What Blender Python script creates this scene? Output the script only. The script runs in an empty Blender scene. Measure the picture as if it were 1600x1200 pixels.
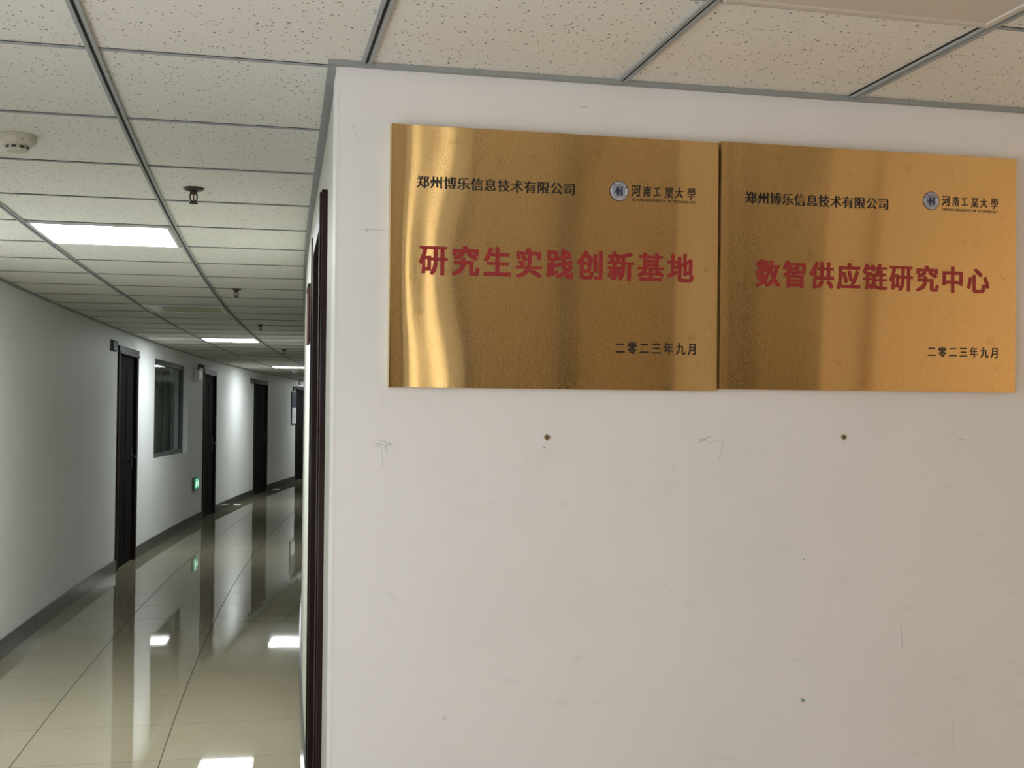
import bpy, bmesh, math, random
from mathutils import Vector, Matrix
random.seed(7)
PI = math.pi
SC = bpy.context.scene
COL = SC.collection

# ------------------------------------------------------------------ camera, world, exposure
EYE = 1.4695
CEIL = 2.2581
FPX = 1797.4
PITCH, ROLL = 0.027974, -0.006895
cp, sp, cr, sr = math.cos(PITCH), math.sin(PITCH), math.cos(ROLL), math.sin(ROLL)
cam_d = bpy.data.cameras.new('camera')
cam = bpy.data.objects.new('camera', cam_d)
COL.objects.link(cam)
cam_d.sensor_width = 36.0
cam_d.lens = 36.0 * FPX / 1600.0
cam_d.clip_start = 0.05
cam_d.clip_end = 200
right = Vector((cr, sp * sr, -cp * sr))
up = Vector((sr, -sp * cr, cp * cr))
fwd = Vector((0, cp, sp))
cam.matrix_world = Matrix(((right.x, up.x, -fwd.x, 0), (right.y, up.y, -fwd.y, 0),
                           (right.z, up.z, -fwd.z, EYE), (0, 0, 0, 1)))
SC.camera = cam

W = bpy.data.worlds.new('sky')
SC.world = W
W.use_nodes = True
wn = W.node_tree.nodes
wl = W.node_tree.links
bg = wn['Background']
bg.inputs['Color'].default_value = (0.93, 0.96, 1.0, 1)
bg.inputs['Strength'].default_value = 5.0

SC.view_settings.view_transform = 'Standard'
SC.view_settings.look = 'None'
SC.view_settings.gamma = 1.0
SC.view_settings.use_curve_mapping = False
SC.view_settings.exposure = 0.0

PANEL_POWER = 34.0          # radiance of the lit ceiling panels
NEAR_POWER = 64.0            # the lamp nearest the lobby, given extra strength to fill the near corridor

# ------------------------------------------------------------------ the curved building: (offset from outer wall, distance along)
CX, CY, R0, PH0, RM = 102.073, 26.182, 106.87, 0.2263945, 104.5


def pt(off, s, z=0.0):
    ph = PH0 - s / RM
    R = R0 - off
    return Vector((CX - R * math.cos(ph), CY - R * math.sin(ph), z))


def yaw(s):
    """rotation so that local +x points off the outer wall, +y along the corridor"""
    return PH0 - s / RM


A = 0.2078097                       # yaw of the front wall
U = Vector((math.cos(A), math.sin(A), 0))
N = Vector((-math.sin(A), math.cos(A), 0))
VW = 2.5737                         # front wall plane
UC = 0.139                          # its outer corner


def fw(u, v, z=0.0):                # straight lobby frame, v = VW is the front wall
    p = U * u + N * v
    return Vector((p.x, p.y, z))


# ------------------------------------------------------------------ materials
def mat(name, col, rough=0.5, metal=0.0, spec=0.5, emit=None, estr=0.0):
    m = bpy.data.materials.new(name)
    m.use_nodes = True
    b = m.node_tree.nodes['Principled BSDF']
    b.inputs['Base Color'].default_value = (*col, 1)
    b.inputs['Roughness'].default_value = rough
    b.inputs['Metallic'].default_value = metal
    b.inputs['Specular IOR Level'].default_value = spec
    if emit:
        b.inputs['Emission Color'].default_value = (*emit, 1)
        b.inputs['Emission Strength'].default_value = estr
    return m


class NT:
    def __init__(s, m):
        s.t = m.node_tree
        s.b = s.t.nodes['Principled BSDF']

    def n(s, ty, **kw):
        x = s.t.nodes.new(ty)
        for k, v in kw.items():
            if k in x.inputs:
                x.inputs[k].default_value = v
            else:
                setattr(x, k, v)
        return x

    def l(s, a, b):
        s.t.links.new(a, b)

    def math(s, op, a, b=None, c=None):
        x = s.t.nodes.new('ShaderNodeMath')
        x.operation = op
        for i, v in enumerate((a, b, c)):
            if v is None:
                continue
            if isinstance(v, (int, float)):
                x.inputs[i].default_value = v
            else:
                s.l(v, x.inputs[i])
        return x.outputs[0]

    def mix(s, f, a, b):
        x = s.t.nodes.new('ShaderNodeMix')
        x.data_type = 'RGBA'
        for i, v in ((0, f), (6, a), (7, b)):
            if isinstance(v, tuple):
                x.inputs[i].default_value = v if len(v) == 4 else (*v, 1)
            elif isinstance(v, (int, float)):
                x.inputs[i].default_value = v
            else:
                s.l(v, x.inputs[i])
        return x.outputs[2]


def noise_tint(m, scale, c2, lo=0.45, hi=0.7, amt=1.0, detail=4, stretch=(1, 1, 1)):
    """blend the base colour towards c2 in soft irregular blotches"""
    t = NT(m)
    c1 = tuple(t.b.inputs['Base Color'].default_value)
    tc = t.n('ShaderNodeTexCoord')
    mp = t.n('ShaderNodeMapping')
    mp.inputs['Scale'].default_value = stretch
    t.l(tc.outputs['Object'], mp.inputs[0])
    no = t.n('ShaderNodeTexNoise', Scale=scale, Detail=detail)
    t.l(mp.outputs[0], no.inputs['Vector'])
    r = t.n('ShaderNodeMapRange')
    r.inputs[1].default_value = lo
    r.inputs[2].default_value = hi
    r.inputs[4].default_value = amt
    t.l(no.outputs['Fac'], r.inputs[0])
    o = t.mix(r.outputs[0], c1, c2)
    t.l(o, t.b.inputs['Base Color'])
    return m


M = {}
M['paint'] = noise_tint(mat('white_wall_paint', (0.80, 0.81, 0.81), 0.55, spec=0.3), 3.0, (0.77, 0.78, 0.775), 0.5, 0.72, 0.8)
M['paint_inner'] = noise_tint(mat('yellowish_wall_paint', (0.48, 0.48, 0.42), 0.6, spec=0.2), 3.0, (0.43, 0.43, 0.37), 0.5, 0.72, 0.8)  # duller and yellower than the outer corridor wall
M['paint_front'] = mat('scuffed_wall_paint', (0.74, 0.73, 0.715), 0.6, spec=0.25)
M['grid'] = mat('grey_grid_metal', (0.36, 0.38, 0.38), 0.6, 0.0, 0.3)
M['slot'] = mat('grid_slot_shadow', (0.03, 0.03, 0.03), 0.8)
M['trim'] = mat('grey_wall_angle', (0.30, 0.32, 0.32), 0.5, 0.2)
M['darkwood'] = noise_tint(mat('dark_stained_wood', (0.016, 0.011, 0.010), 0.6, spec=0.1), 6, (0.028, 0.018, 0.015), 0.4, 0.7, 1.0, stretch=(6, 6, 0.5))
M['redwood'] = noise_tint(mat('reddish_dark_wood', (0.020, 0.008, 0.007), 0.42, spec=0.25), 6, (0.036, 0.013, 0.010), 0.4, 0.7, 1.0, stretch=(6, 6, 0.4))
M['leaf'] = mat('black_door_leaf', (0.012, 0.010, 0.010), 0.75, spec=0.03)
M['headcase'] = mat('grey_brown_casing', (0.06, 0.053, 0.053), 0.5, spec=0.3)
M['steel'] = mat('steel', (0.6, 0.6, 0.58), 0.3, 1.0)
M['bronze'] = mat('tarnished_bronze', (0.055, 0.045, 0.042), 0.45, 0.5)
M['glassbulb'] = mat('red_bulb', (0.25, 0.06, 0.05), 0.2)
M['cream'] = noise_tint(mat('cream_plastic', (0.60, 0.56, 0.45), 0.45), 30, (0.52, 0.48, 0.38), 0.5, 0.7, 0.6)
M['black'] = mat('black_slot', (0.012, 0.012, 0.011), 0.6)
M['whiteplastic'] = mat('white_plastic', (0.68, 0.69, 0.67), 0.4)
M['panelframe'] = mat('white_panel_frame', (0.72, 0.73, 0.73), 0.4, 0.2)
M['unlit'] = mat('yellowed_unlit_diffuser', (0.52, 0.49, 0.30), 0.35)
M['pinkpanel'] = mat('plain_unlit_diffuser', (0.62, 0.57, 0.50), 0.5)
M['lit'] = mat('lit_diffuser', (0.8, 0.8, 0.8), 0.5, emit=(0.93, 1.0, 1.0), estr=PANEL_POWER)
M['lit_near'] = mat('brightest_lit_diffuser', (0.8, 0.8, 0.8), 0.5, emit=(0.96, 1.0, 0.995), estr=NEAR_POWER)
M['exitgreen'] = mat('lit_green_sign', (0.02, 0.25, 0.12), 0.3, emit=(0.05, 0.55, 0.25), estr=0.55)
M['exitwhite'] = mat('lit_sign_symbol', (0.7, 0.9, 0.8), 0.3, emit=(0.7, 1.0, 0.85), estr=1.0)
M['darkgrey'] = mat('dark_grey_plastic', (0.06, 0.07, 0.07), 0.4)
M['signgrey'] = mat('grey_green_sign_face', (0.09, 0.115, 0.115), 0.6, spec=0.2)
M['signlight'] = mat('pale_sign_symbol', (0.45, 0.5, 0.5), 0.4)
M['alu'] = mat('grey_aluminium', (0.10, 0.105, 0.10), 0.5, 0.2)
M['curtain'] = noise_tint(mat('grey_green_curtain', (0.50, 0.56, 0.52), 0.8), 5, (0.64, 0.69, 0.655), 0.4, 0.65, 1.0)
M['room'] = mat('dim_office_wall', (0.35, 0.36, 0.33), 0.8)
M['paper'] = mat('white_paper', (0.85, 0.86, 0.86), 0.6)
M['ink'] = mat('black_enamel', (0.010, 0.009, 0.010), 0.4)
M['red'] = mat('red_enamel', (0.29, 0.018, 0.020), 0.45)
M['navy'] = mat('navy_enamel', (0.022, 0.025, 0.075), 0.4)
M['emblemwhite'] = mat('white_enamel', (0.52, 0.53, 0.56), 0.45)
M['emblemgrey'] = mat('pale_blue_enamel', (0.30, 0.34, 0.42), 0.45)
M['postblue'] = mat('poster_slate_blue', (0.06, 0.09, 0.13), 0.4)
M['rust'] = noise_tint(mat('rusty_metal', (0.10, 0.06, 0.03), 0.7), 300, (0.30, 0.20, 0.07), 0.4, 0.6, 1.0)
M['ochre'] = mat('ochre_stain', (0.50, 0.40, 0.22), 0.8)
M['scratch'] = mat('grey_scratch', (0.33, 0.325, 0.31), 0.7)
M['smear'] = mat('faint_grey_smear', (0.70, 0.69, 0.675), 0.6)
M['crack'] = mat('hairline_crack', (0.66, 0.66, 0.645), 0.7)
M['teal'] = mat('teal_speck', (0.16, 0.26, 0.27), 0.7)
M['brownsign'] = mat('red_brown_sign', (0.05, 0.022, 0.015), 0.8, spec=0.1)
M['warmdoor'] = mat('warm_timber_door', (0.25, 0.172, 0.10), 0.5)  # tones of the added lobby doors and strip, set for reflection bands
M['browndoor'] = mat('dark_timber_door', (0.22, 0.155, 0.095), 0.5)
M['olivedoor'] = mat('olive_door', (0.16, 0.15, 0.095), 0.5)

# scuffed front wall: soft smudges
t = NT(M['paint_front'])
tc = t.n('ShaderNodeTexCoord')
n1 = t.n('ShaderNodeTexNoise', Scale=2.6, Detail=5)
n2 = t.n('ShaderNodeTexNoise', Scale=9.0, Detail=3)
t.l(tc.outputs['Object'], n1.inputs['Vector'])
t.l(tc.outputs['Object'], n2.inputs['Vector'])
f1 = t.math('MULTIPLY', t.math('SUBTRACT', n1.outputs['Fac'], 0.45), 1.2)
f2 = t.math('MULTIPLY', t.math('MAXIMUM', t.math('SUBTRACT', n2.outputs['Fac'], 0.62), 0.0), 2.5)
f = t.n('ShaderNodeClamp')
t.l(t.math('ADD', f1, f2), f.inputs[0])
t.l(t.mix(f.outputs[0], (0.745, 0.735, 0.72), (0.66, 0.65, 0.635)), t.b.inputs['Base Color'])

# ceiling tile: fissured mineral fibre, UV = metres
m = M['tile'] = mat('mineral_fibre_tile', (0.60, 0.585, 0.53), 0.85, spec=0.2)
t = NT(m)
uv = t.n('ShaderNodeUVMap')
wob = t.n('ShaderNodeTexNoise', Scale=45.0, Detail=1)
t.l(uv.outputs[0], wob.inputs['Vector'])
vm = t.n('ShaderNodeVectorMath', operation='MULTIPLY_ADD')
t.l(wob.outputs['Color'], vm.inputs[0])
vm.inputs[1].default_value = (0.006, 0.006, 0)
t.l(uv.outputs[0], vm.inputs[2])
pit = None
for sc, th, rare in ((108.0, 0.19, 0.55), (62.0, 0.125, 0.45)):
    vo = t.n('ShaderNodeTexVoronoi', Scale=sc)
    t.l(vm.outputs[0], vo.inputs['Vector'])
    sep = t.n('ShaderNodeSeparateColor')
    t.l(vo.outputs['Color'], sep.inputs[0])
    p = t.math('MULTIPLY', t.math('LESS_THAN', vo.outputs['Distance'], t.math('MULTIPLY', sep.outputs[1], th * 1.6)),
               t.math('LESS_THAN', sep.outputs[0], rare))
    pit = p if pit is None else t.math('MAXIMUM', pit, p)
tn = t.n('ShaderNodeTexNoise', Scale=1.1, Detail=3)
t.l(uv.outputs[0], tn.inputs['Vector'])
basec = t.mix(tn.outputs['Fac'], (0.81, 0.795, 0.735), (0.77, 0.755, 0.70))
t.l(t.mix(pit, basec, (0.15, 0.135, 0.11)), t.b.inputs['Base Color'])

# floor: polished cream porcelain tiles, UV = (offset, distance) in metres
m = M['floor'] = mat('polished_cream_tile', (0.36, 0.33, 0.235), 0.035, spec=0.55)
t = NT(m)
uv = t.n('ShaderNodeUVMap')
sx = t.n('ShaderNodeSeparateXYZ')
t.l(uv.outputs[0], sx.inputs[0])
TU, TS = 0.602, 0.577
a_ = t.math('DIVIDE', t.math('ADD', sx.outputs[0], 5 * TU - 0.555), TU)
b_ = t.math('DIVIDE', t.math('ADD', sx.outputs[1], 40 * TS - 4.23), TS)
fa, fb = t.math('FRACT', a_), t.math('FRACT', b_)
da = t.math('MINIMUM', fa, t.math('SUBTRACT', 1.0, fa))
db = t.math('MINIMUM', fb, t.math('SUBTRACT', 1.0, fb))
ga = t.math('LESS_THAN', da, 0.0042)
gb = t.math('LESS_THAN', db, 0.0040)
cmb = t.n('ShaderNodeCombineXYZ')
t.l(t.math('FLOOR', a_), cmb.inputs[0])
t.l(t.math('FLOOR', b_), cmb.inputs[1])
wh = t.n('ShaderNodeTexWhiteNoise', noise_dimensions='3D')
t.l(cmb.outputs[0], wh.inputs['Vector'])
fn = t.n('ShaderNodeTexNoise', Scale=2.2, Detail=6)
t.l(uv.outputs[0], fn.inputs['Vector'])
fac = t.math('ADD', t.math('MULTIPLY', fn.outputs['Fac'], 0.7), t.math('MULTIPLY', wh.outputs['Value'], 0.3))
c = t.mix(fac, (0.29, 0.26, 0.183), (0.24, 0.214, 0.15))
c = t.mix(gb, c, (0.12, 0.11, 0.08))
c = t.mix(ga, c, (0.06, 0.055, 0.045))
t.l(c, t.b.inputs['Base Color'])
gm = t.math('MAXIMUM', ga, gb)
t.l(t.math('ADD', 0.03, t.math('MULTIPLY', gm, 0.5)), t.b.inputs['Roughness'])
t.l(t.math('MULTIPLY', 0.55, t.math('SUBTRACT', 1.0, gm)), t.b.inputs['Specular IOR Level'])
geo = t.n('ShaderNodeNewGeometry')
ns = t.n('ShaderNodeVectorMath', operation='MULTIPLY_ADD')
sub = t.n('ShaderNodeVectorMath', operation='SUBTRACT')
t.l(wh.outputs['Color'], sub.inputs[0])
sub.inputs[1].default_value = (0.5, 0.5, 0.5)
t.l(sub.outputs[0], ns.inputs[0])
ns.inputs[1].default_value = (0.003, 0.003, 0)
bmp = t.n('ShaderNodeBump', Strength=0.05, Distance=0.004)
fn2 = t.n('ShaderNodeTexNoise', Scale=3.0, Detail=1)
t.l(uv.outputs[0], fn2.inputs['Vector'])
t.l(fn2.outputs['Fac'], bmp.inputs['Height'])
t.l(bmp.outputs[0], ns.inputs[2])
nn = t.n('ShaderNodeVectorMath', operation='NORMALIZE')
t.l(ns.outputs[0], nn.inputs[0])
t.l(nn.outputs[0], t.b.inputs['Normal'])

# skirting: dark glossy tile
M['skirt'] = noise_tint(mat('dark_glossy_skirting', (0.045, 0.049, 0.049), 0.14, spec=0.18), 9, (0.075, 0.08, 0.08), 0.4, 0.65, 1.0)

# brass: finely brushed sheet
m = M['brass'] = mat('brushed_brass', (0.86, 0.58, 0.27), 0.07, 1.0)
t = NT(m)
uv = t.n('ShaderNodeUVMap')
tg = t.n('ShaderNodeTangent', direction_type='UV_MAP')
t.l(tg.outputs[0], t.b.inputs['Tangent'])
t.b.inputs['Anisotropic'].default_value = 1.0
t.b.inputs['Anisotropic Rotation'].default_value = 0.25
mp = t.n('ShaderNodeMapping')
mp.inputs['Scale'].default_value = (5, 700, 1)
# fine horizontal brushing tips the surface up and down at random
mp2 = t.n('ShaderNodeMapping')
mp2.inputs['Scale'].default_value = (300, 9000, 1)
t.l(uv.outputs[0], mp2.inputs[0])
br = t.n('ShaderNodeTexNoise', Scale=1.0, Detail=0)
t.l(mp2.outputs[0], br.inputs['Vector'])
cz = t.n('ShaderNodeCombineXYZ')
t.l(t.math('MULTIPLY', t.math('SUBTRACT', br.outputs['Fac'], 0.5), 1.5), cz.inputs[2])
gn = t.n('ShaderNodeNewGeometry')
va = t.n('ShaderNodeVectorMath', operation='ADD')
t.l(gn.outputs['Normal'], va.inputs[0])
t.l(cz.outputs[0], va.inputs[1])
vn = t.n('ShaderNodeVectorMath', operation='NORMALIZE')
t.l(va.outputs[0], vn.inputs[0])
t.l(vn.outputs[0], t.b.inputs['Normal'])
t.l(uv.outputs[0], mp.inputs[0])
bn = t.n('ShaderNodeTexNoise', Scale=1.0, Detail=3)
t.l(mp.outputs[0], bn.inputs['Vector'])
sp1 = t.n('ShaderNodeTexNoise', Scale=26.0, Detail=4)
t.l(uv.outputs[0], sp1.inputs['Vector'])
r = t.n('ShaderNodeMapRange')
r.inputs[1].default_value = 0.61
r.inputs[2].default_value = 0.74
r.inputs[4].default_value = 0.30
t.l(sp1.outputs['Fac'], r.inputs[0])
c = t.mix(bn.outputs['Fac'], (0.84, 0.57, 0.26), (0.90, 0.61, 0.275))
c = t.mix(r.outputs[0], c, (0.48, 0.28, 0.09))
t.l(c, t.b.inputs['Base Color'])
M['brassedge'] = mat('brass_edge', (0.75, 0.56, 0.26), 0.3, 1.0)

# window glass: thin tinted pane, clear through with a surface sheen
m = M['glass'] = bpy.data.materials.new('tinted_glass')
m.use_nodes = True
nt = m.node_tree
nt.nodes.remove(nt.nodes['Principled BSDF'])
tr = nt.nodes.new('ShaderNodeBsdfTransparent')
tr.inputs[0].default_value = (0.76, 0.80, 0.775, 1)
gl = nt.nodes.new('ShaderNodeBsdfGlossy')
gl.inputs['Roughness'].default_value = 0.02
fr = nt.nodes.new('ShaderNodeFresnel')
fr.inputs[0].default_value = 1.5
mx = nt.nodes.new('ShaderNodeMixShader')
gb_ = nt.nodes.new('ShaderNodeNewGeometry')
fm = nt.nodes.new('ShaderNodeMath')          # only the front face of the thin pane mirrors
fm.operation = 'MULTIPLY_ADD'
nt.links.new(gb_.outputs['Backfacing'], fm.inputs[0])
fm.inputs[1].default_value = -1.0
fm.inputs[2].default_value = 1.0
fx = nt.nodes.new('ShaderNodeMath')
fx.operation = 'MULTIPLY'
nt.links.new(fr.outputs[0], fx.inputs[0])
nt.links.new(fm.outputs[0], fx.inputs[1])
nt.links.new(fx.outputs[0], mx.inputs[0])
nt.links.new(tr.outputs[0], mx.inputs[1])
nt.links.new(gl.outputs[0], mx.inputs[2])
nt.links.new(mx.outputs[0], nt.nodes['Material Output'].inputs[0])


for nm, col in (('blind', (0.85, 0.82, 0.74)), ('blindwarm', (0.90, 0.73, 0.56))):  # translucent sheets in the added windows, tinting the sky light
    m = M[nm] = bpy.data.materials.new('translucent_' + nm)
    m.use_nodes = True
    nt = m.node_tree
    nt.nodes.remove(nt.nodes['Principled BSDF'])
    tl = nt.nodes.new('ShaderNodeBsdfTranslucent')
    tl.inputs[0].default_value = (*col, 1)
    nt.links.new(tl.outputs[0], nt.nodes['Material Output'].inputs[0])


# ------------------------------------------------------------------ mesh helpers
def empty(name, loc, rz=0.0):
    o = bpy.data.objects.new(name, None)
    COL.objects.link(o)
    o.location = loc
    o.rotation_euler = (0, 0, rz)
    o.empty_display_size = 0.1
    return o


def tag(o, label=None, cat=None, group=None, kind=None):
    if label:
        o['label'] = label
    if cat:
        o['category'] = cat
    if group:
        o['group'] = group
    if kind:
        o['kind'] = kind
    return o


def obj(name, bm, ms, parent=None, bevel=0.0, smooth=False):
    me = bpy.data.meshes.new(name)
    bmesh.ops.recalc_face_normals(bm, faces=bm.faces[:])
    bm.to_mesh(me)
    bm.free()
    if not isinstance(ms, (list, tuple)):
        ms = [ms]
    for x in ms:
        me.materials.append(x)
    if smooth:
        for p in me.polygons:
            p.use_smooth = True
    o = bpy.data.objects.new(name, me)
    COL.objects.link(o)
    if parent:
        o.parent = parent
    if bevel:
        b = o.modifiers.new('bevel', 'BEVEL')
        b.width = bevel
        b.segments = 2
        b.limit_method = 'ANGLE'
    return o


def hexa(bm, P, mi=0):
    """box from 8 corner points: bottom loop of four, then top loop of four"""
    v = [bm.verts.new(p) for p in P]
    for q in ((3, 2, 1, 0), (4, 5, 6, 7), (0, 1, 5, 4), (1, 2, 6, 5), (2, 3, 7, 6), (3, 0, 4, 7)):
        fc = bm.faces.new([v[i] for i in q])
        fc.material_index = mi


def box(bm, x0, x1, y0, y1, z0, z1, mi=0):
    hexa(bm, [(x0, y0, z0), (x1, y0, z0), (x1, y1, z0), (x0, y1, z0), (x0, y0, z1), (x1, y0, z1), (x1, y1, z1), (x0, y1, z1)], mi)


def boxes(*bs):
    bm = bmesh.new()
    for b in bs:
        box(bm, *b)
    return bm


def strip(bm, f, a0, a1, w0, w1, z0, z1, da=0.3, mi=0):
    """a bar that follows f(w, a): a curved box from a0 to a1"""
    n = max(1, int(math.ceil((a1 - a0) / da - 1e-6)))
    rings = []
    for i in range(n + 1):
        a = a0 + (a1 - a0) * i / n
        p, q = (w0(a) if callable(w0) else w0), (w1(a) if callable(w1) else w1)
        rings.append([bm.verts.new(f(w, a, z)) for w, z in ((p, z0), (q, z0), (q, z1), (p, z1))])
    for i in range(n):
        for j in range(4):
            k = (j + 1) % 4
            fc = bm.faces.new((rings[i][j], rings[i][k], rings[i + 1][k], rings[i + 1][j]))
            fc.material_index = mi
    for rg in (rings[0][::-1], rings[-1]):
        bm.faces.new(rg).material_index = mi


def wall(f, a0, a1, w0, w1, z0, z1, holes, da=0.4):
    """solid wall with rectangular holes (a0,a1,z0,z1), built as bars along f"""
    bm = bmesh.new()
    cuts = sorted({a0, a1} | {h[0] for h in holes} | {h[1] for h in holes})
    for c0, c1 in zip(cuts, cuts[1:]):
        hs = sorted([(h[2], h[3]) for h in holes if h[0] < (c0 + c1) / 2 < h[1]])
        z = z0
        for hz0, hz1 in hs:
            if hz0 > z:
                strip(bm, f, c0, c1, w0, w1, z, hz0, da)
            z = hz1
        if z < z1:
            strip(bm, f, c0, c1, w0, w1, z, z1, da)
    bmesh.ops.remove_doubles(bm, verts=bm.verts[:], dist=1e-5)
    # drop the doubled inner faces between neighbouring bars
    seen = {}
    for fc in bm.faces:
        seen.setdefault(tuple(sorted(v.index for v in fc.verts)), []).append(fc)
    dead = [x for g in seen.values() if len(g) > 1 for x in g]
    bmesh.ops.delete(bm, geom=dead, context='FACES_ONLY')
    return bm


def lathe(bm, prof, seg=24, c=(0, 0, 0), mi=0):
    """turn a profile of (radius, z) about z"""
    rings = []
    for r_, z in prof:
        if r_ < 1e-6:
            rings.append([bm.verts.new((c[0], c[1], c[2] + z))])
        else:
            rings.append([bm.verts.new((c[0] + r_ * math.cos(2 * PI * i / seg), c[1] + r_ * math.sin(2 * PI * i / seg), c[2] + z)) for i in range(seg)])
    for a, b in zip(rings, rings[1:]):
        for i in range(seg):
            k = (i + 1) % seg
            if len(a) == 1 and len(b) > 1:
                fc = bm.faces.new((a[0], b[i], b[k]))
            elif len(b) == 1 and len(a) > 1:
                fc = bm.faces.new((a[i], a[k], b[0]))
            elif len(a) > 1:
                fc = bm.faces.new((a[i], a[k], b[k], b[i]))
            else:
                continue
            fc.material_index = mi


def tube(bm, pts, r_, seg=8, mi=0):
    pts = [Vector(p) for p in pts]
    rings = []
    for i, p in enumerate(pts):
        d = (pts[min(i + 1, len(pts) - 1)] - pts[max(i - 1, 0)]).normalized()
        a = d.orthogonal().normalized() if i == 0 else (rings_a - d * rings_a.dot(d)).normalized()
        rings_a = a
        b = d.cross(a)
        rr = r_[i] if isinstance(r_, (list, tuple)) else r_
        rings.append([bm.verts.new(p + (a * math.cos(2 * PI * k / seg) + b * math.sin(2 * PI * k / seg)) * rr) for k in range(seg)])
    for x, y in zip(rings, rings[1:]):
        for k in range(seg):
            bm.faces.new((x[k], x[(k + 1) % seg], y[(k + 1) % seg], y[k])).material_index = mi
    bm.faces.new(rings[0][::-1]).material_index = mi
    bm.faces.new(rings[-1]).material_index = mi


def sheet(f, ws, as_, z):
    """a flat surface with UV in metres"""
    bm = bmesh.new()
    uvl = bm.loops.layers.uv.new('UVMap')
    g = [[bm.verts.new(f(w, a, z)) for w in ws] for a in as_]
    for i in range(len(as_) - 1):
        for j in range(len(ws) - 1):
            fc = bm.faces.new((g[i][j], g[i][j + 1], g[i + 1][j + 1], g[i + 1][j]))
            for lp, (w, a) in zip(fc.loops, ((ws[j], as_[i]), (ws[j + 1], as_[i]), (ws[j + 1], as_[i + 1]), (ws[j], as_[i + 1]))):
                lp[uvl].uv = (w, a)
    return bm


def fr_(a, b, n):
    return [a + (b - a) * i / n for i in range(n + 1)]


# ------------------------------------------------------------------ room shell
S0, S1 = -4.4, 33.0
OFFMAX = 7.6
bm = sheet(pt, fr_(-0.25, OFFMAX, 4), fr_(S0, S1, 130), 0.0)
floor = tag(obj('floor', bm, M['floor']), 'polished cream tiled corridor floor', 'floor', kind='structure')
bm = sheet(pt, fr_(-0.25, OFFMAX, 4), fr_(S0, S1, 130), CEIL)
ceiling = tag(obj('ceiling', bm, M['tile']), 'off-white pitted mineral fibre tile ceiling', 'ceiling', kind='structure')

# exposed grid: main runners follow the curve, cross tees run across
LINES = [0.587, 1.190, 1.775, 2.370, 2.965, 3.56, 4.155, 4.75, 5.345, 5.94, 6.535]
ROW = 0.593


def rw(s):                                  # offset of the inner corridor wall
    T = ((0, 1.714), (0.58, 1.730), (1.14, 1.741), (1.8, 1.749), (2.4, 1.755), (3.0, 1.760), (4.0, 1.765), (5.0, 1.766))
    if s <= 0:
        return 1.714
    for (a, p), (b, q) in zip(T, T[1:]):
        if s <= b:
            return p + (q - p) * (s - a) / (b - a)
    return 1.766


bm = bmesh.new()
for L in LINES:
    s1 = S1 if L < 1.6 else (-0.012 if L > 1.7 else S1)
    for d0, d1, mi, dz in ((-0.0125, -0.004, 0, 0.006), (0.004, 0.0125, 0, 0.006), (-0.004, 0.004, 1, 0.002)):
        strip(bm, pt, S0, s1, L + d0, L + d1, CEIL - dz, CEIL - 0.0002, 0.4, mi)
for i in range(-7, 56):
    s = ROW * i
    if i == 0:
        w1 = 1.70
    else:
        w1 = (OFFMAX - 0.6) if i < 0 else rw(s)
    ln = [0.012] + [x for x in LINES if x < w1 - 0.05] + [w1]
    for p, q in zip(ln, ln[1:]):
        p2 = p + (0.0125 if p > 0.1 else 0)
        q2 = q - (0.0125 if q in LINES else 0)
        for d0, d1, mi, dz in ((-0.0065, -0.0045, 1, 0.0015), (-0.0045, -0.0012, 0, 0.0035), (0.0012, 0.0065, 0, 0.0035), (-0.0012, 0.0012, 1, 0.0012)):
            P = [pt(w, s + d, z) for z in (CEIL - dz, CEIL - 0.0002) for w, d in ((p2, d0), (q2, d0), (q2, d1), (p2, d1))]
            hexa(bm, P, mi)
for d0, d1 in ((-0.020, -0.0125), (0.0125, 0.019)):      # shade beside one drooping runner, painted as dark strips
    strip(bm, pt, -0.6, -0.014, LINES[4] + d0, LINES[4] + d1, CEIL - 0.001, CEIL - 0.0002, 0.4, 1)
grid = obj('ceiling_grid', bm, [M['grid'], M['slot']], ceiling)

# outer corridor wall with its doors and window
DOORS = [(8.50, 9.40), (13.82, 14.78), (18.40, 19.75), (23.03, 24.1)]
DTOP = 2.10
WIN = (10.42, 12.64, 0.965, 2.085)
ADDED_LWIN = (-3.5, -0.7, 0.35, 2.15)  # unseen window opening added to light the lobby
holes = [(a, b, 0.0, DTOP) for a, b in DOORS] + [WIN, ADDED_LWIN]
wl_ = tag(obj('wall_left', wall(pt, S0, S1, 0.0, -0.22, 0.0, CEIL, holes), M['paint']), 'long curved white corridor wall with dark doors', 'wall', kind='structure')

# inner corridor wall, behind the front wall's corner
RDOOR = (0.52, 1.34)
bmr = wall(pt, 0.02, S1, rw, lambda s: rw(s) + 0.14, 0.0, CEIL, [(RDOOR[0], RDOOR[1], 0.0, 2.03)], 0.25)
tag(obj('wall_right', bmr, M['paint_inner']), 'white inner corridor wall beyond the corner', 'wall', kind='structure')

# front wall that carries the plaques
UR, VB = 5.6, -1.1
c0 = pt(1.714, 0.02)


def fwl(w, a, z):
    return fw(a, w, z)


bm = wall(fwl, UC, UR, VW, VW + 0.14, 0.0, CEIL, [], 0.5)
wfront = tag(obj('wall_front', bm, M['paint_front']), 'scuffed white wall carrying two brass plaques', 'wall', kind='structure')
# lobby behind the camera: back wall with an added window, side wall
ADDED_BWIN = [(0.765, 0.955, 0.02, 2.235)]  # narrow opening added as a bright band for the brass to mirror
BDOOR = (1.62, 2.10)
bm = wall(fwl, -2.6, UR + 0.14, VB, VB - 0.2, 0.0, CEIL, ADDED_BWIN, 0.6)
tag(obj('wall_back', bm, M['paint']), 'lobby back wall behind the viewer', 'wall', kind='structure')


def side(w, a, z):
    return fw(w, a, z)


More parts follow.
